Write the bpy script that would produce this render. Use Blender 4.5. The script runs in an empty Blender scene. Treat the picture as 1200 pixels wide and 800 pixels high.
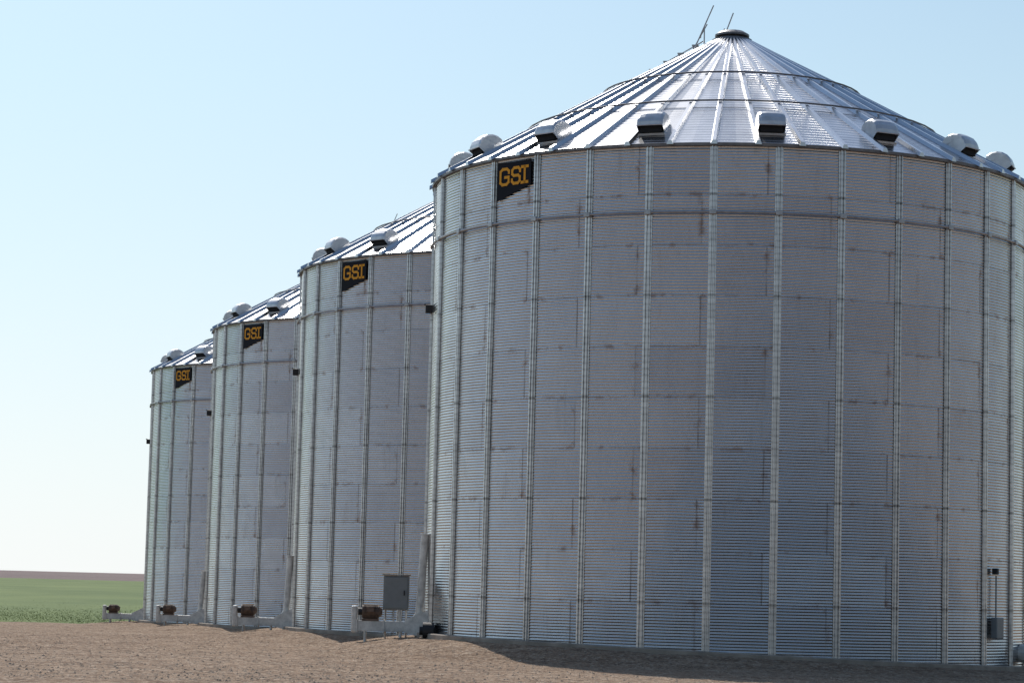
import bpy, bmesh, math, random
import numpy as np
from mathutils import Vector, Matrix, noise
random.seed(7); np.random.seed(7)
sc=bpy.context.scene
sc.view_settings.view_transform='Standard'
try: sc.view_settings.look='None'
except Exception: pass
sc.view_settings.exposure=0

# ------------------------------------------------------------- constants
F_PX=2897.6; PITCH=.0972; ROLL=.0258; CH=1.457
CX,CY=5.338,61.144; R=7.327; DX,DY,DZ=-4.683,16.617,-.263
GX,GY=-.0292,-.0096; H=11.2; APEX=15.28
NR=32; DA=2*math.pi/NR
BASE=math.atan2(-CY,-CX)
A0=BASE-.0477            # angle of reference stiffener (k=0)
SUN_EL=math.radians(42); SUN_AZ=math.radians(-17)  # azimuth from +Y towards +X

# ------------------------------------------------------------- node helpers
def new_mat(name):
    m=bpy.data.materials.new(name); m.use_nodes=True
    nt=m.node_tree; nt.nodes.clear()
    out=nt.nodes.new('ShaderNodeOutputMaterial'); b=nt.nodes.new('ShaderNodeBsdfPrincipled')
    nt.links.new(b.outputs[0],out.inputs[0])
    return m,nt,b
class G:
    def __init__(s,nt): s.nt=nt
    def put(s,sock,v):
        if isinstance(v,bpy.types.NodeSocket): s.nt.links.new(v,sock)
        elif v is not None: sock.default_value=v
    def m(s,op,a,b=None,c=None,clamp=False):
        n=s.nt.nodes.new('ShaderNodeMath'); n.operation=op; n.use_clamp=clamp
        s.put(n.inputs[0],a); s.put(n.inputs[1],b)
        if c is not None: s.put(n.inputs[2],c)
        return n.outputs[0]
    def rng(s,v,a,b,c=0.,d=1.,smooth=False):
        n=s.nt.nodes.new('ShaderNodeMapRange'); n.clamp=True
        if smooth: n.interpolation_type='SMOOTHSTEP'
        s.put(n.inputs[0],v)
        for i,x in enumerate((a,b,c,d)): s.put(n.inputs[i+1],x)
        return n.outputs[0]
    def mix(s,f,a,b,mode='MIX'):
        n=s.nt.nodes.new('ShaderNodeMix'); n.data_type='RGBA'; n.blend_type=mode
        s.put(n.inputs[0],f)
        s.put(n.inputs[6],a if isinstance(a,bpy.types.NodeSocket) else (*a,1))
        s.put(n.inputs[7],b if isinstance(b,bpy.types.NodeSocket) else (*b,1))
        return n.outputs[2]
    def coord(s,k='Object'):
        return s.nt.nodes.new('ShaderNodeTexCoord').outputs[k]
    def sep(s,v):
        n=s.nt.nodes.new('ShaderNodeSeparateXYZ'); s.put(n.inputs[0],v); return n.outputs
    def comb(s,x,y,z=0.):
        n=s.nt.nodes.new('ShaderNodeCombineXYZ')
        s.put(n.inputs[0],x);s.put(n.inputs[1],y);s.put(n.inputs[2],z); return n.outputs[0]
    def noise(s,v,scale,det=3.,rough=.5):
        n=s.nt.nodes.new('ShaderNodeTexNoise'); s.put(n.inputs['Vector'],v)
        n.inputs['Scale'].default_value=scale; n.inputs['Detail'].default_value=det
        n.inputs['Roughness'].default_value=rough; return n.outputs[0]
    def vscale(s,v,sx,sy,sz):
        n=s.nt.nodes.new('ShaderNodeMapping'); s.put(n.inputs[0],v); n.inputs['Scale'].default_value=(sx,sy,sz); return n.outputs[0]
    def white(s,v):
        n=s.nt.nodes.new('ShaderNodeTexWhiteNoise'); n.noise_dimensions='3D'; s.put(n.inputs['Vector'],v); return n.outputs[0]
    def vor(s,v,scale,feat='F1'):
        n=s.nt.nodes.new('ShaderNodeTexVoronoi'); n.feature=feat; s.put(n.inputs['Vector'],v); n.inputs['Scale'].default_value=scale; return n
    def bump(s,h,st,dist,normal=None):
        n=s.nt.nodes.new('ShaderNodeBump'); n.inputs['Strength'].default_value=st; n.inputs['Distance'].default_value=dist
        s.put(n.inputs['Height'],h)
        if normal is not None: s.put(n.inputs['Normal'],normal)
        return n.outputs[0]

# ------------------------------------------------------------- materials
def mat_wall():
    m,nt,b=new_mat('galvanized_corrugated_steel'); g=G(nt)
    u,v,_=g.sep(g.coord('UV')); oc=g.coord('Object')
    loc=nt.nodes.new('ShaderNodeObjectInfo').outputs['Random']
    ring=g.m('FLOOR',v); fv=g.m('FRACT',v)
    par=g.m('MODULO',g.m('ADD',ring,20.),2.)
    us=g.m('ADD',g.m('DIVIDE',g.m('ADD',u,40.17),2.),g.m('MULTIPLY',par,.5))
    sh=g.m('FLOOR',us); fs=g.m('FRACT',us)
    rnd=g.white(g.comb(sh,ring,g.m('MULTIPLY',loc,9.)))
    dh=g.m('MULTIPLY',g.m('MINIMUM',fv,g.m('SUBTRACT',1.,fv)),1.12)
    dv=g.m('MULTIPLY',g.m('MINIMUM',fs,g.m('SUBTRACT',1.,fs)),2.88)
    n1=g.noise(oc,1.2,3.,.6); n2=g.noise(oc,14.,2.,.6)
    lh=g.m('MULTIPLY',g.rng(dh,.008,.022,1.,0.),g.rng(n1,.42,.60,.2,.85))
    lv=g.m('MULTIPLY',g.rng(dv,.009,.024,1.,0.),g.rng(n1,.35,.6,.9,.2))
    line=g.m('MAXIMUM',g.m('MULTIPLY',lh,.6),lv)
    near=g.m('MAXIMUM',g.rng(dh,.0,.09,.8,0.),g.rng(dv,.0,.12,1.,0.))
    n3=g.noise(oc,3.1,3.,.65)
    stn=g.m('MULTIPLY',near,g.rng(n3,.54,.65))
    strk=g.m('MULTIPLY',g.rng(g.noise(g.comb(g.m('MULTIPLY',u,9.),g.m('MULTIPLY',v,.5)),1.,3.,.65),.54,.70),g.rng(n1,.45,.6))
    col=g.mix(rnd,(.50,.50,.515),(.61,.61,.615))
    col=g.mix(g.rng(n1,.35,.7,0.,.35),col,(.45,.44,.45))
    col=g.mix(g.m('MULTIPLY',g.rng(n2,.4,.7),.16),col,(.75,.75,.76))
    col=g.mix(g.m('MULTIPLY',strk,.25),col,(.32,.27,.24))
    col=g.mix(g.m('MULTIPLY',stn,.7),col,(.24,.12,.065))
    col=g.mix(g.m('MULTIPLY',line,.75),col,(.13,.10,.085))
    z=g.sep(oc)[2]
    ft=g.m('MULTIPLY',g.rng(z,0.,1.3,1.,0.),g.rng(n2,.35,.7))
    col=g.mix(g.m('MULTIPLY',ft,.3),col,(.25,.20,.15))
    nt.links.new(col,b.inputs['Base Color'])
    b.inputs['Metallic'].default_value=.98
    ro=g.m('ADD',g.m('ADD',.15,g.m('MULTIPLY',rnd,.07)),g.m('MULTIPLY',n1,.12))
    ro=g.m('ADD',ro,g.m('MULTIPLY',stn,.2))
    nt.links.new(ro,b.inputs['Roughness'])
    big=g.noise(g.comb(g.m('MULTIPLY',u,1.4),g.m('ADD',v,g.m('MULTIPLY',sh,3.1)),ring),1.1,1.,.5)
    nt.links.new(g.bump(big,.6,.07),b.inputs['Normal'])
    return m
def mat_metal(name,c,rough,metal=.85,var=.25,scale=6.,dots=False,ripple=False):
    m,nt,b=new_mat(name); g=G(nt); oc=g.coord('Object')
    n=g.noise(oc,scale,3.,.6)
    col=g.mix(g.rng(n,.35,.7),c,tuple(x*(1-var) for x in c))
    if ripple:
        u,v,_=g.sep(g.coord('UV'))
        r=g.white(g.comb(g.m('FLOOR',u),1.,2.))
        col=g.mix(g.m('MULTIPLY',r,.5),col,tuple(x*.5 for x in c))
        w=g.m('SINE',g.m('MULTIPLY',v,2*math.pi*6.5))
        fu=g.m('FRACT',u); dish=g.m('ABSOLUTE',g.m('SUBTRACT',fu,.5))
        hgt=g.m('ADD',g.m('MULTIPLY',w,.16),g.m('ADD',g.m('MULTIPLY',dish,g.m('SUBTRACT',g.m('MULTIPLY',r,5.),1.)),g.m('MULTIPLY',g.noise(oc,1.2,1.),.8)))
        nt.links.new(g.bump(hgt,.5,.03),b.inputs['Normal'])
        nt.links.new(g.m('ADD',rough-.05,g.m('MULTIPLY',r,.10)),b.inputs['Roughness'])
    else:
        nt.links.new(g.m('ADD',rough-.06,g.m('MULTIPLY',n,.12)),b.inputs['Roughness'])
    if dots:
        x,z_,_=g.sep(g.coord('UV'))
        z=g.m('FRACT',g.m('MULTIPLY',z_,7.))
        d=g.m('MULTIPLY',g.rng(g.m('ABSOLUTE',g.m('SUBTRACT',z,.5)),.1,.2,1.,0.),.25)
        col=g.mix(d,col,(.2,.18,.16))
        j=g.m('FRACT',g.m('MULTIPLY',z_,.446))
        col=g.mix(g.rng(g.m('ABSOLUTE',g.m('SUBTRACT',j,.5)),.008,.016,.5,0.),col,(.09,.08,.07))
    nt.links.new(col,b.inputs['Base Color']); b.inputs['Metallic'].default_value=metal
    return m
def mat_plain(name,c,rough=.7,metal=0.,var=.3,scale=5.,bump=.2,c2=None,spec=.5):
    m,nt,b=new_mat(name); g=G(nt); oc=g.coord('Object')
    n=g.noise(oc,scale,4.,.6)
    col=g.mix(g.rng(n,.35,.68),c,c2 or tuple(x*(1-var) for x in c))
    nt.links.new(col,b.inputs['Base Color']); b.inputs['Roughness'].default_value=rough; b.inputs['Metallic'].default_value=metal
    b.inputs['Specular IOR Level'].default_value=spec
    if bump>0: nt.links.new(g.bump(g.noise(oc,scale*6,3.),bump,.02),b.inputs['Normal'])
    return m
def mat_ground():
    m,nt,b=new_mat('gravel_dirt'); g=G(nt); oc=g.coord('Object'); x,y,z=g.sep(oc)
    n1=g.noise(oc,.22,3.,.6); n2=g.noise(oc,2.0,4.,.7); n3=g.noise(oc,9.,3.,.8)
    tr=g.noise(g.vscale(oc,.05,1.1,1.),1.,4.,.6)
    col=g.mix(g.rng(n1,.35,.65),(.30,.20,.132),(.40,.28,.19))
    col=g.mix(g.rng(n2,.44,.62,0.,.7),col,(.165,.105,.068))
    col=g.mix(g.rng(tr,.45,.68,0.,.55),col,(.46,.335,.24))
    vc=g.vor(oc,14.)
    col=g.mix(g.rng(vc.outputs['Color'],.6,.8,0.,.6),col,(.54,.43,.33))
    col=g.mix(g.rng(n3,.50,.60,0.,.65),col,(.095,.06,.04))
    far=g.mix(g.rng(g.noise(g.vscale(oc,.004,.02,1.),1.,3.),.4,.6),(.19,.14,.135),(.24,.185,.165))
    col=g.mix(g.rng(y,400.,500.),col,far)
    nt.links.new(col,b.inputs['Base Color']); b.inputs['Roughness'].default_value=.95
    b.inputs['Specular IOR Level'].default_value=.12
    h=g.m('ADD',g.m('ADD',n2,g.m('MULTIPLY',n3,.5)),g.m('MULTIPLY',vc.outputs['Distance'],.25))
    nt.links.new(g.bump(h,1.,.14),b.inputs['Normal'])
    return m
def mat_crop():
    m,nt,b=new_mat('young_crop'); g=G(nt); oc=g.coord('Object')
    a=g.noise(g.vscale(oc,.05,.02,1.),1.,4.,.65); c=g.noise(oc,2.,3.,.7)
    col=g.mix(g.rng(a,.38,.62),(.09,.14,.030),(.15,.20,.05))
    col=g.mix(g.rng(c,.45,.7,0.,.4),col,(.06,.10,.025))
    nt.links.new(col,b.inputs['Base Color']); b.inputs['Roughness'].default_value=.85
    b.inputs['Specular IOR Level'].default_value=.15
    nt.links.new(g.bump(c,.8,.2),b.inputs['Normal'])
    return m
M_WALL=mat_wall()
M_RIB=mat_metal('stiffener_steel',(.70,.70,.70),.34,.92,.2,3.,dots=True)
M_ROOF=mat_metal('roof_steel',(.68,.68,.685),.23,.97,.18,1.6,ripple=True)
M_RRIB=mat_metal('roof_rib_steel',(.72,.72,.725),.28,.95,.15,2.)
M_VENT=mat_metal('vent_steel',(.64,.65,.66),.40,.65,.2,5.)
M_PIPE=mat_metal('galvanized_pipe',(.46,.46,.47),.42,.8,.3,6.)
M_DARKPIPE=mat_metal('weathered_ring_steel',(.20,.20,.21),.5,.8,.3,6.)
M_DARK=mat_plain('dark_opening',(.03,.03,.032),.8,spec=.1,bump=0)
M_SIGNK=mat_plain('sign_black_paint',(.008,.008,.014),.6,bump=0,spec=.15)
M_GOLD=mat_plain('sign_gold_paint',(.85,.38,.03),.6,var=.15,bump=0,spec=.2)
M_CONC=mat_plain('concrete',(.40,.34,.28),.9,var=.35,scale=2.5,bump=.4,spec=.2)
M_WHITE=mat_plain('painted_light_grey_steel',(.74,.72,.67),.5,.0,var=.35,scale=7.)
M_BOX=mat_plain('grey_cabinet_paint',(.22,.235,.24),.45,.2,var=.15)
M_RUST=mat_plain('brown_grey_motor_paint',(.20,.135,.10),.7,.1,var=.5,scale=9.)
M_BLK=mat_plain('black_rubber',(.02,.02,.022),.6)
M_GRD=mat_ground(); M_CROP=mat_crop()

# ------------------------------------------------------------- mesh helpers
def mesh_np(name,V,Fc,mats,smooth=False,uv=None,mi=None):
    me=bpy.data.meshes.new(name); me.from_pydata([tuple(v) for v in V],[],[tuple(f) for f in Fc])
    for m in mats: me.materials.append(m)
    if smooth: me.polygons.foreach_set('use_smooth',[True]*len(me.polygons))
    if uv is not None:
        l=me.uv_layers.new(name='UVMap'); idx=np.empty(len(me.loops),dtype=np.int32)
        me.loops.foreach_get('vertex_index',idx)
        l.data.foreach_set('uv',np.asarray(uv,dtype=np.float32)[idx].ravel())
    if mi is not None: me.polygons.foreach_set('material_index',mi)
    me.update(); return me
def obj(name,me,parent=None,loc=(0,0,0)):
    o=bpy.data.objects.new(name,me); sc.collection.objects.link(o); o.location=loc
    if parent: o.parent=parent
    return o
class MB:
    """mesh builder"""
    def __init__(s): s.V=[];s.F=[];s.MI=[];s.UV=[]
    def add(s,V,Fc,mi=0,uv=None):
        o=len(s.V); s.V+= [tuple(v) for v in V]; s.F+=[tuple(i+o for i in f) for f in Fc]; s.MI+=[mi]*len(Fc)
        s.UV+= uv if uv is not None else [(0,0)]*len(V)
    def box(s,c,d,rot=None,mi=0,bev=.0):
        bm=bmesh.new(); bmesh.ops.create_cube(bm,size=1)
        for v in bm.verts: v.co=Vector((v.co.x*d[0],v.co.y*d[1],v.co.z*d[2]))
        if bev>0: bmesh.ops.bevel(bm,geom=bm.edges[:],offset=bev,segments=2,affect='EDGES',profile=.5)
        Rm=rot or Matrix.Identity(3)
        bm.verts.index_update()
        V=[Rm@v.co+Vector(c) for v in bm.verts]; Fc=[[v.index for v in f.verts] for f in bm.faces]; bm.free()
        s.add(V,Fc,mi)
    def tube(s,p,q,r,n=12,mi=0,r2=None,caps=True):
        p=Vector(p);q=Vector(q);d=(q-p).normalized(); a=d.orthogonal().normalized(); b=d.cross(a)
        r2=r if r2 is None else r2
        V=[p+(a*math.cos(t)+b*math.sin(t))*r for t in [2*math.pi*i/n for i in range(n)]]
        V+=[q+(a*math.cos(t)+b*math.sin(t))*r2 for t in [2*math.pi*i/n for i in range(n)]]
        Fc=[(i,(i+1)%n,n+(i+1)%n,n+i) for i in range(n)]
        if caps: Fc+= [tuple(range(n))[::-1],tuple(range(n,2*n))]
        s.add(V,Fc,mi)
    def ring(s,rad,z,r,nseg=96,n=8,mi=0,arr=None):
        V=[];Fc=[]
        for i in range(nseg):
            a=A0+2*math.pi*i/nseg
            rr=rad if arr is None else rad+arr(i)
            for j in range(n):
                t=2*math.pi*j/n
                V.append(((rr+r*math.cos(t))*math.cos(a),(rr+r*math.cos(t))*math.sin(a),z+r*math.sin(t)))
        for i in range(nseg):
            for j in range(n):
                Fc.append((i*n+j,((i+1)%nseg)*n+j,((i+1)%nseg)*n+(j+1)%n,i*n+(j+1)%n))
        s.add(V,Fc,mi)
    def mesh(s,name,mats,smooth=False,uv=False,angle=None):
        me=mesh_np(name,s.V,s.F,mats,smooth,s.UV if uv else None,s.MI)
        return me

def pol(a,r,z): return Vector((r*math.cos(a),r*math.sin(a),z))

# ------------------------------------------------------------- bin parts (local to bin centre)
def build_wall():
    nc=168; spw=5; z0=-.30; z1=H; rows=nc*spw; cols=NR*4
    zz=np.linspace(z0,z1,rows+1); pitch=1.12/17
    rr=R+.0066*np.sin(2*np.pi*zz/pitch)
    aa=A0+np.linspace(0,2*np.pi,cols+1)
    Z,A=np.meshgrid(zz,aa,indexing='ij'); RR=np.repeat(rr[:,None],cols+1,1)
    V=np.stack([RR*np.cos(A),RR*np.sin(A),Z],-1).reshape(-1,3)
    U=np.stack([(A-A0)/DA,Z/1.12],-1).reshape(-1,2)
    i=np.arange(rows)[:,None]*(cols+1)+np.arange(cols)[None,:]
    Fc=np.stack([i,i+1,i+cols+2,i+cols+1],-1).reshape(-1,4)
    me=bpy.data.meshes.new('wall_sheets'); 
    me.vertices.add(len(V)); me.vertices.foreach_set('co',V.ravel())
    me.loops.add(Fc.size); me.loops.foreach_set('vertex_index',Fc.ravel().astype(np.int32))
    me.polygons.add(len(Fc)); me.polygons.foreach_set('loop_start',np.arange(0,Fc.size,4,dtype=np.int32)); me.polygons.foreach_set('loop_total',np.full(len(Fc),4,dtype=np.int32))
    me.update(calc_edges=True); me.validate()
    me.polygons.foreach_set('use_smooth',[True]*len(me.polygons))
    l=me.uv_layers.new(name='UVMap'); l.data.foreach_set('uv',U[Fc.ravel()].astype(np.float32).ravel())
    me.materials.append(M_WALL); me.update(); return me
def build_ribs():
    b=MB()
    prof=[(-.086,.0),(-.062,.004),(-.052,.050),(-.026,.052),(-.014,.018),(.014,.018),(.026,.052),(.052,.050),(.062,.004),(.086,.0)]
    n=len(prof)
    for k in range(NR):
        a=A0+k*DA; er=Vector((math.cos(a),math.sin(a),0)); et=Vector((-math.sin(a),math.cos(a),0))
        segs=[(-.3,2.3,.010),(2.3,4.5,.007),(4.5,6.75,.010),(6.75,9.0,.007),(9.0,H-.03,.010)]
        for z0,z1,off in segs:
            V=[];UV=[]
            for z in (z0,z1):
                for t,r in prof:
                    V.append(er*(R+off+r)+et*t+Vector((0,0,z))); UV.append((t,z))
            b.add(V,[(i,i+1,n+i+1,n+i) for i in range(n-1)],0,UV)
    return b.mesh('stiffeners',[M_RIB],uv=True)
def build_rings():
    b=MB()
    z=H-1.52
    b.ring(R+.075,z,.030,nseg=NR*4,mi=0,arr=lambda i:(.012 if i%4==0 else -.006))
    for k in range(NR):
        a=A0+k*DA
        rm=Matrix.Rotation(a,3,'Z')
        b.box(pol(a,R+.085,z),(.07,.15,.11),rm,0,.012)
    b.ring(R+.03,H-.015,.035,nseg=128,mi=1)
    return b.mesh('wind_and_eave_rings',[M_PIPE,M_DARKPIPE],smooth=False)
NP=48
def build_roof():
    b=MB(); r0=R+.10; r1=.40; sl=(APEX-.16-H)/(r0-r1)
    zc=lambda r:H+.02+(r0-r)*sl
    RS=np.linspace(r0,r1,22)
    for p in range(NP):
        a=A0+2*math.pi*p/NP; a2=a+2*math.pi/NP
        V=[];UV=[];Fc=[]
        cols=2
        for i,r in enumerate(RS):
            for j in range(cols+1):
                aa=a+(a2-a)*j/cols; V.append(pol(aa,r,zc(r))); UV.append((p+.001+.998*j/cols,(r0-r)))
        for i in range(len(RS)-1):
            for j in range(cols):
                q=i*(cols+1)+j; Fc.append((q,q+1,q+cols+2,q+cols+1))
        b.add(V,Fc,0,UV)
        er=Vector((math.cos(a),math.sin(a),0)); et=Vector((-math.sin(a),math.cos(a),0))
        V=[];Fc=[];UV=[]
        rl=[r0+.07,r0,3.,1.2,r1]
        for r in rl:
            w=min(.075,.40*2*math.pi*r/NP); h=.085 if r>1.5 else .05
            for t,hh in ((-w,-.004),(-w*.5,h),(w*.5,h),(w,-.004)):
                V.append(er*r+et*t+Vector((0,0,zc(r)+hh))); UV.append((0,0))
        for i in range(len(rl)-1):
            for j in range(3):
                q=i*4+j; Fc.append((q,q+1,q+5,q+4))
        Fc.append((0,1,2,3))
        b.add(V,Fc,1,UV)
    n=128
    V=[];Fc=[]
    for i in range(n):
        a=2*math.pi*i/n
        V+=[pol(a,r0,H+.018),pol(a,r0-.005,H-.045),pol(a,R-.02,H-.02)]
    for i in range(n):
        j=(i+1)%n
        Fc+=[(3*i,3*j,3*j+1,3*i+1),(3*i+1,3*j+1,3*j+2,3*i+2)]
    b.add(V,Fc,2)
    me=b.mesh('roof_panels',[M_ROOF,M_RRIB,M_DARKPIPE],uv=True)
    return me,zc
WALL=build_wall(); RIBS=build_ribs(); RINGS=build_rings(); ROOF,zc=build_roof()
def build_roof_fittings():
    b=MB()
    for s in (.44,.70):
        r=R*s; b.ring(r,zc(r)+.12,.022,nseg=48,mi=1)
    def lathe(pts,mi,n=40):
        V=[pol(2*math.pi*i/n,r,z) for r,z in pts for i in range(n)]
        Fc=[(j*n+i,j*n+(i+1)%n,(j+1)*n+(i+1)%n,(j+1)*n+i) for j in range(len(pts)-1) for i in range(n)]
        b.add(V,Fc,mi)
    zt=APEX-.16
    lathe([(.52,zt-.06),(.50,zt+.04),(.36,zt+.08),(.34,zt+.12),(.43,zt+.12),(.43,zt+.17),(.30,zt+.25),(.05,zt+.28),(.001,zt+.28)],1)
    def rod(p,q,r=.016): b.tube(p,q,r,8,0)
    def rp(d,z,y=0): return Vector((d,y,z))
    rod(rp(-1.02,14.72,-.25),rp(-.50,15.98,-.25)); rod(rp(-1.10,14.68,.2),rp(-.62,15.60,.2))
    rod(rp(-.72,14.88,-.25),rp(-.72,15.42,-.25)); rod(rp(-.80,15.25,-.25),rp(-.78,15.25,.2))
    rod(rp(-.18,15.30,0),rp(0.02,15.86,0)); rod(rp(-.30,15.1,.2),rp(-.18,15.5,.2))
    a=BASE-math.radians(97); er=Vector((math.cos(a),math.sin(a),0)); et=Vector((-math.sin(a),math.cos(a),0))
    for sgn in (-.2,.2):
        b.tube(er*(R-.2)+et*sgn+Vector((0,0,zc(R-.2)+.13)),er*.7+et*sgn+Vector((0,0,zc(.7)+.13)),.016,6,0)
    r=R-.3
    while r>.8:
        b.box(er*r+Vector((0,0,zc(r)+.15)),(.16,.44,.03),Matrix.Rotation(a,3,'Z'),0); r-=.36
    return b.mesh('roof_rings_cap_and_ladder',[M_PIPE,M_DARKPIPE])
def build_vents():
    b=MB()
    for k in range(16):
        a=BASE+math.radians(7.6+22.5*k); er=Vector((math.cos(a),math.sin(a),0)); et=Vector((-math.sin(a),math.cos(a),0))
        rc=R*.905; z=zc(rc)
        w=.30
        def P(o,t,zz): return er*(rc+o)+et*t+Vector((0,0,z+zz))
        pts=[(-.26,.10),(-.25,.22),(-.20,.32),(-.10,.385),(.03,.41),(.16,.39),(.27,.33),(.35,.24),(.39,.14),(.40,.05)]
        n=len(pts)
        cr=[(-1,-.06),(-.8,-.015),(-.4,.0),(.4,.0),(.8,-.015),(1,-.06)]
        V=[];Fc=[]; m=len(cr)
        for i,(o,zz) in enumerate(pts):
            f=1-abs(i/(n-1)-.5)*1.2
            for t,dz in cr: V.append(P(o+dz*.6*(i/(n-1)-.4),w*t,zz+dz*max(0,f)))
        for i in range(n-1):
            for j in range(m-1): q=i*m+j; Fc.append((q,q+1,q+m+1,q+m))
        b.add(V,Fc,0)
        for sgn in (-1,1):
            j=0 if sgn<0 else m-1
            S=[V[i*m+j] for i in range(n)]+[P(.33,sgn*w,-.01),P(.18,sgn*w,-.12),P(-.26,sgn*w,.10)]
            b.add(S,[tuple(range(len(S)))],0)
        b.tube(P(.40,-w,.05),P(.40,w,.05),.016,8,0)
        b.box(P(.06,0,.03),(.50,.52,.26),Matrix.Rotation(a,3,'Z'),1)
        b.box(P(.0,0,-.02),(.60,.64,.10),Matrix.Rotation(a,3,'Z')@Matrix.Rotation(math.radians(29.5),3,'Y'),0)
    return b.mesh('roof_vents',[M_VENT,M_DARK])
def build_sign():
    b=MB()
    a=A0-3.5*DA; er=Vector((math.cos(a),math.sin(a),0)); et=Vector((-math.sin(a),math.cos(a),0))
    def P(t,z,o): return er*(R+o)+et*t+Vector((0,0,H+z))
    w=.56
    out=[(-w,-.12),(w,-.12),(w,-.70),(-w,-1.00)]
    V=[P(t,z,.030) for t,z in out]+[P(t,z,.018) for t,z in out]
    b.add(V,[(0,1,2,3),(0,4,5,1),(1,5,6,2),(2,6,7,3),(3,7,4,0)],0)
    def poly(pts,th,off,mi):
        for i in range(len(pts)-1):
            p=Vector(pts[i]);q=Vector(pts[i+1]); d=(q-p).normalized(); nrm=Vector((-d.y,d.x))
            p2=p-d*th*.42; q2=q+d*th*.42
            c=[p2+nrm*th/2,p2-nrm*th/2,q2-nrm*th/2,q2+nrm*th/2]
            b.add([P(x.x,x.y,off+.0007*i) for x in c],[(0,1,2,3)],mi)
    zt=-.27; zb=-.63
    def L(x0,pts): return [(x0+x,zb+(zt-zb)*y) for x,y in pts]
    G_=[(.28,.74),(.28,.86),(.21,1),(.07,1),(0,.86),(0,.14),(.07,0),(.21,0),(.28,.14),(.28,.46),(.16,.46)]
    S_=[(.26,.74),(.26,.86),(.20,1),(.06,1),(0,.86),(0,.62),(.06,.5),(.20,.5),(.26,.38),(.26,.14),(.20,0),(.06,0),(0,.14),(0,.26)]
    I1=[(0,1),(.20,1)]; I2=[(0,0),(.20,0)]; I3=[(.10,1),(.10,0)]
    for x0,ls in ((-.45,[G_]),(-.055,[S_]),(.26,[I1,I2,I3])):
        for l in ls: poly(L(x0,l),.066,.036,1)
    return b.mesh('logo_sign',[M_SIGNK,M_GOLD])
def build_foundation():
    b=MB(); n=128; V=[];Fc=[]
    ro=R+.24
    for i in range(n):
        a=2*math.pi*i/n
        def tz(r): return GX*r*math.cos(a)+GY*r*math.sin(a)
        V+=[pol(a,R-.1,tz(R)+.0),pol(a,ro-.02,tz(R)-.0),pol(a,ro,tz(R)-.02),pol(a,ro,-1.2)]
    for i in range(n):
        j=(i+1)%n
        for k in range(3): Fc.append((4*i+k,4*i+k+1,4*j+k+1,4*j+k))
    b.add(V,Fc,0)
    return b.mesh('foundation_ring',[M_CONC])
def build_boxes():
    b=MB()
    a=BASE-math.radians(80)
    b.box(pol(a,R+.10,8.1),(.18,.16,.20),Matrix.Rotation(a,3,'Z'),0,.02)
    b.tube(pol(a,R+.02,8.15),pol(a,R+.22,8.22),.02,8,0)
    a=A0+5.30*DA
    b.box(pol(a,R+.12,.72),(.16,.34,.48),Matrix.Rotation(a,3,'Z'),1,.02)
    b.tube(pol(a,R+.08,.95),pol(a,R+.08,1.9),.018,8,1)
    b.box(pol(a-.01,R+.10,2.0),(.14,.10,.14),Matrix.Rotation(a,3,'Z'),0,.02)
    return b.mesh('wall_boxes',[M_BLK,M_BOX])
FIT=build_roof_fittings(); VENT=build_vents(); SIGN=build_sign(); FND=build_foundation(); WBX=build_boxes()

# ------------------------------------------------------------- unload auger
def build_auger():
    b=MB(); y=-1.1
    x0,x1=-8.95,-6.9
    b.box(((x0+x1)/2,y,.34),(x1-x0,.28,.25),None,0,.015)
    for xx in (x0+.05,x0+.7,x0+1.3): b.box((xx,y,.34),(.04,.34,.31),None,0,.005)
    for xx in (x0+.25,x0+1.1): 
        b.tube((xx,y-.1,-.55),(xx,y-.1,.25),.03,8,0); b.tube((xx,y+.1,-.55),(xx,y+.1,.25),.03,8,0)
    b.box((x0-.02,y,.50),(.14,.36,.64),None,0,.04)
    V=[]; 
    for x,hw,h0,h1 in ((-7.75,.16,.2,.50),(-7.15,.34,.08,.78)):
        V+=[(x,y-hw,h0),(x,y+hw,h0),(x,y+hw,h1),(x,y-hw,h1)]
    b.add(V,[(0,1,2,3),(0,4,5,1),(1,5,6,2),(2,6,7,3),(3,7,4,0),(4,7,6,5)],0)
    return b
def build_auger_obj(i):
    c=(CX+DX*i,CY+DY*i,DZ*i)
    e=bpy.data.objects.new('unload_auger',None); sc.collection.objects.link(e); e.location=c
    obj('trough_and_guard',build_auger().mesh('trough_and_guard',[M_WHITE]),e)
    m=MB(); y=-1.1; x=-8.58
    m.tube((x-.20,y,.68),(x+.20,y,.68),.155,20,0); m.tube((x+.20,y,.68),(x+.28,y,.68),.14,20,0,.08)
    for k in range(18):
        t=2*math.pi*k/18
        m.box((x,y+.165*math.cos(t),.68+.165*math.sin(t)),(.34,.014,.014),Matrix.Rotation(t,3,'X'),0)
    m.box((x,y-.17,.74),(.18,.12,.14),None,0,.01); m.box((x,y,.49),(.40,.30,.05),None,0)
    m.tube((x-.30,y,.68),(x-.20,y,.68),.09,16,1)
    obj('motor',m.mesh('motor',[M_RUST,M_BLK]),e)
    if i<3:
        p=MB(); xb=-7.42; h=[2.55,2.35,2.1][i]
        p.tube((xb,y,.35),(xb+.10,y,h),.095,16,0); p.tube((xb+.10,y,h),(xb+.105,y,h+.04),.11,16,0)
        p.tube((xb-.18,y,.40),(xb,y,.72),.06,12,0)
        p.box((xb,y,.42),(.34,.40,.12),None,0,.02)
        obj('upright_tube',p.mesh('upright_tube',[M_WHITE]),e)
    q=MB(); q.box((-7.55,y-.1,-.28),(1.6 if i==0 else 1.1,1.3,.62),None,0,.03)
    obj('concrete_pad',q.mesh('concrete_pad',[M_CONC]),e)
    return e

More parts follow.
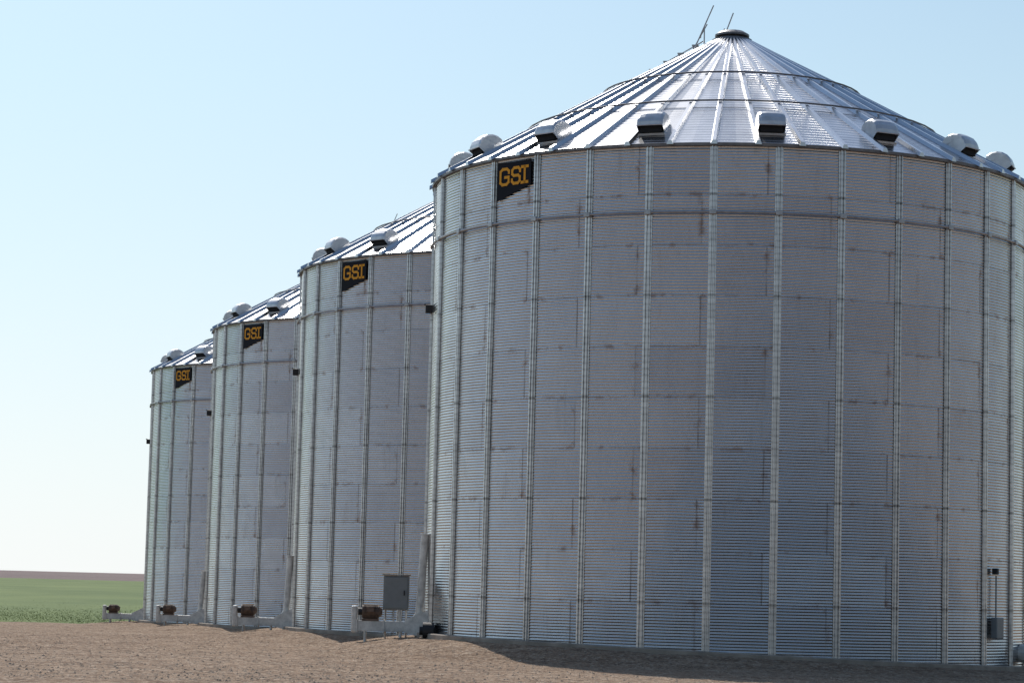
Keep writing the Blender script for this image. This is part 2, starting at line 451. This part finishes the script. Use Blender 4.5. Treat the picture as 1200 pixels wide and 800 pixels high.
for i in range(4):
    c=(CX+DX*i,CY+DY*i,DZ*i)
    e=bpy.data.objects.new('grain_bin',None); sc.collection.objects.link(e); e.location=c
    for nm,me in (('wall_sheets',WALL),('stiffeners',RIBS),('wind_and_eave_rings',RINGS),('roof_panels',ROOF),
                  ('roof_fittings',FIT),('roof_vents',VENT),('logo_sign',SIGN),('foundation_ring',FND),('wall_boxes',WBX)):
        obj(nm,me,e)
    build_auger_obj(i)

e=bpy.data.objects.new('electrical_cabinet',None); sc.collection.objects.link(e); e.location=(CX-7.98,CY-1.0,0)
b=MB(); b.box((0,0,1.15),(.62,.28,.82),None,0,.02); b.box((0,-.15,1.15),(.55,.025,.75),None,0,.01)
b.box((.2,-.18,1.15),(.03,.04,.12),None,1,.005); b.box((0,-.01,1.585),(.68,.36,.03),None,0,.005)
obj('cabinet_box',b.mesh('cabinet_box',[M_BOX,M_BLK]),e)
b=MB()
for sx in (-.25,.25): b.tube((sx,.1,-.5),(sx,.1,.78),.025,8,0)
b.tube((.1,0,.74),(.1,0,.1),.03,8,0); b.tube((-.05,0,.74),(-.05,0,.2),.02,8,0)
obj('cabinet_posts',b.mesh('cabinet_posts',[M_PIPE]),e)

e=bpy.data.objects.new('aeration_blower',None); sc.collection.objects.link(e); e.location=(CX-7.15,CY-2.3,.16)
b=MB(); b.tube((-.12,0,.12),(.14,0,.12),.20,20,0); b.tube((-.2,0,.12),(-.12,0,.12),.1,16,0); b.box((.22,.1,.10),(.3,.2,.2),None,0,.02); b.box((0,0,-.12),(.4,.36,.06),None,0,.01)
obj('blower_housing',b.mesh('blower_housing',[M_BLK]),e)
a=A0+6.6*DA
e=bpy.data.objects.new('aeration_fan',None); sc.collection.objects.link(e); e.location=(CX,CY,0)
b=MB(); rm=Matrix.Rotation(a,3,'Z')
b.tube(pol(a,R-.02,.15),pol(a,R+.7,.02),.20,16,0,.26); b.tube(pol(a,R+.7,.02),pol(a,R+1.2,-.02),.32,24,0); b.box(pol(a,R+.9,-.38),(.6,.5,.1),rm,0,.01)
obj('fan_housing',b.mesh('fan_housing',[M_WHITE]),e)

# ------------------------------------------------------------- ground
def sm(t): t=max(0.,min(1.,t)); return t*t*(3-2*t)
CEN=[(CX+DX*i,CY+DY*i,DZ*i) for i in range(4)]
def gz(x,y):
    if y<118: z=-.30-.0118*(y-58)
    else: z=-1.008
    z-=.006*max(-30,min(30,x-2))*(1-sm((y-70)/60))
    z=z if y>30 else -.30+.0118*28
    for cx,cy,cz in CEN:
        dx,dy=x-cx,y-cy; d=math.hypot(dx,dy)
        if d<14:
            d2=max(d,R); zt=cz+GX*dx*R/max(d,.1)+GY*dy*R/max(d,.1)-.10-.05*noise.noise(Vector((x*.5,y*.5,3)))*1.0
            w=1-sm((d2-R-.3)/3.2)
            z=z*(1-w)+zt*w
    if 25<y<125:
        z+=.05*noise.noise(Vector((x*.22,y*.22,0)))+.022*noise.noise(Vector((x*1.3,y*1.3,5)))+.018*noise.noise(Vector((x*4,y*4,9)))
    return z
xs=sorted(set([-9000,-4000,-2000,-1000,-500,-250,-120,-70,-50,-40,-34]+[round(v,3) for v in np.arange(-30,26,.16)]+[30,40,60,100,250,500,1000,2000,4000,9000]))
ys=sorted(set([-300,-100,-30,0,15,25]+[round(v,3) for v in np.arange(32,72,.16)]+[round(v,3) for v in np.arange(72,122,.35)]+[125,130,140,160,200,260,340,450,600,800,1200,2000,4000,9000,16000]))
V=[(x,y,gz(x,y)) for y in ys for x in xs]; nx=len(xs)
Fc=[(j*nx+i,j*nx+i+1,(j+1)*nx+i+1,(j+1)*nx+i) for j in range(len(ys)-1) for i in range(nx-1)]
obj('ground',mesh_np('ground',V,Fc,[M_GRD],smooth=True))

FY0,FY1=117.5,760.
xs2=list(np.linspace(-900,-30,30))+list(np.arange(-29.5,30,.5))+list(np.linspace(31,900,30))
ys2=list(np.arange(FY0,150,.6))+list(np.geomspace(151,FY1,40))
def fz(x,y): return -.95+.03*noise.noise(Vector((x*.9,y*.6,1)))+.05*noise.noise(Vector((x*.12,y*.07,2)))+.0
V=[];
for j,y in enumerate(ys2):
    for x in xs2:
        yy=y+(.9*noise.noise(Vector((x*.4,0,7))) if j==0 else 0)
        V.append((x,yy,fz(x,y) if j>0 else -1.06))
n2=len(xs2)
Fc=[(j*n2+i,j*n2+i+1,(j+1)*n2+i+1,(j+1)*n2+i) for j in range(len(ys2)-1) for i in range(n2-1)]
B=[];BF=[]
for k in range(22000):
    y=FY0+.3+abs(random.gauss(0,1))*22; x=random.uniform(-38,-8)
    h=random.uniform(.02,.075); a=random.random()*6.28; w=.02
    z=-1.02 if y<FY0+.8 else fz(x,y)-.01
    lx,ly=random.gauss(0,.05),random.gauss(0,.05)
    o=len(V)+len(B)
    B+=[(x-w*math.cos(a),y-w*math.sin(a),z),(x+w*math.cos(a),y+w*math.sin(a),z),(x+lx,y+ly,z+h)]
    BF.append((o,o+1,o+2))
obj('crop_field',mesh_np('crop_field',V+B,Fc+BF,[M_CROP]))

# loose gravel / clods: one mesh
V=[];Fc=[];ico=[(0,0,1),(1,0,0),(.5,.87,0),(-.5,.87,0),(-1,0,0),(-.5,-.87,0),(.5,-.87,0)]
fi=[(0,i,i%6+1) for i in range(1,7)]
for k in range(18000):
    y=34+46*random.random()**1.5
    x=random.uniform(-.23*y,.23*y)
    if any(math.hypot(x-c[0],y-c[1])<R+.3 for c in CEN): continue
    s=random.choice([.008,.010,.013,.017,.026])*random.uniform(.7,1.3)
    z=gz(x,y)-.002; o=len(V); t=random.random()*6.28; c_,s_=math.cos(t),math.sin(t)
    for p in ico:
        q=[p[0]*s*random.uniform(.7,1.4),p[1]*s*random.uniform(.7,1.4),p[2]*s*random.uniform(.5,.9)]
        V.append((x+q[0]*c_-q[1]*s_,y+q[0]*s_+q[1]*c_,z+q[2]))
    Fc+=[tuple(i+o for i in f) for f in fi]
M_PEB=mat_plain('pebbles',(.46,.35,.26),.9,var=.5,scale=1.7,spec=.1,bump=0)
obj('gravel',mesh_np('gravel',V,Fc,[M_PEB]))

# ------------------------------------------------------------- light
w=bpy.data.worlds.new('World'); sc.world=w; w.use_nodes=True; nt=w.node_tree; nt.nodes.clear(); g=G(nt)
sky=nt.nodes.new('ShaderNodeTexSky'); sky.sky_type='NISHITA'; sky.sun_disc=False
sky.sun_elevation=SUN_EL; sky.sun_rotation=SUN_AZ; sky.air_density=1.0; sky.dust_density=.6; sky.ozone_density=1.2; sky.altitude=600
gen=g.coord('Generated'); gx_,gy_,gz_=g.sep(gen)
ramp=nt.nodes.new('ShaderNodeValToRGB'); nt.links.new(gz_,ramp.inputs[0])
cr=ramp.color_ramp; cr.elements[0].position=0.; cr.elements[0].color=(.88,.92,.93,1)
cr.elements[1].position=1.; cr.elements[1].color=(.10,.24,.55,1)
for p_,c_ in ((.05,(.81,.90,.93)),(.12,(.70,.86,.93)),(.20,(.58,.80,.92)),(.30,(.44,.68,.88)),(.55,(.25,.46,.78))):
    e_=cr.elements.new(p_); e_.color=(*c_,1)
side=g.m('ADD',g.m('MULTIPLY',gx_,math.sin(SUN_AZ-.35)),g.m('MULTIPLY',gy_,math.cos(SUN_AZ-.35)))
k_=g.rng(side,-1.,.9,.38,1.03)
haze=nt.nodes.new('ShaderNodeVectorMath'); haze.operation='SCALE'; nt.links.new(ramp.outputs[0],haze.inputs[0]); nt.links.new(k_,haze.inputs['Scale'])
nis=nt.nodes.new('ShaderNodeVectorMath'); nis.operation='SCALE'; nt.links.new(sky.outputs[0],nis.inputs[0]); nis.inputs['Scale'].default_value=.11
col=g.mix(g.rng(gz_,.0,.5,.95,.35),nis.outputs[0],haze.outputs[0])
# solar aureole (hazy air around the sun)
sd=Vector((math.sin(SUN_AZ)*math.cos(SUN_EL),math.cos(SUN_AZ)*math.cos(SUN_EL),math.sin(SUN_EL)))
dt=nt.nodes.new('ShaderNodeVectorMath'); dt.operation='DOT_PRODUCT'; nt.links.new(gen,dt.inputs[0]); dt.inputs[1].default_value=sd
au=g.m('MULTIPLY',g.m('POWER',g.m('MAXIMUM',dt.outputs['Value'],0.),14.),.75)
aus=nt.nodes.new('ShaderNodeVectorMath'); aus.operation='SCALE'; aus.inputs[0].default_value=(1,.97,.92); nt.links.new(au,aus.inputs['Scale'])
ad=nt.nodes.new('ShaderNodeVectorMath'); ad.operation='ADD'; nt.links.new(col,ad.inputs[0]); nt.links.new(aus.outputs[0],ad.inputs[1])
bg=nt.nodes.new('ShaderNodeBackground'); bg.inputs[1].default_value=1.
o=nt.nodes.new('ShaderNodeOutputWorld'); nt.links.new(ad.outputs[0],bg.inputs[0]); nt.links.new(bg.outputs[0],o.inputs[0])
L=bpy.data.lights.new('sun','SUN'); L.energy=3.8; L.angle=math.radians(.5); L.color=(1,.95,.88)
s=bpy.data.objects.new('sun',L); sc.collection.objects.link(s)
s.rotation_euler=sd.to_track_quat('Z','Y').to_euler(); s.location=(0,0,60)

# ------------------------------------------------------------- camera
cam=bpy.data.cameras.new('camera'); co=bpy.data.objects.new('camera',cam); sc.collection.objects.link(co)
cam.sensor_width=36; cam.lens=F_PX/1200*36; cam.clip_end=30000; cam.clip_start=.5
Mx=Matrix.Rotation(math.pi/2+PITCH,4,'X')@Matrix.Rotation(ROLL,4,'Z')
co.matrix_world=Matrix.Translation((0,0,CH))@Mx
sc.camera=co
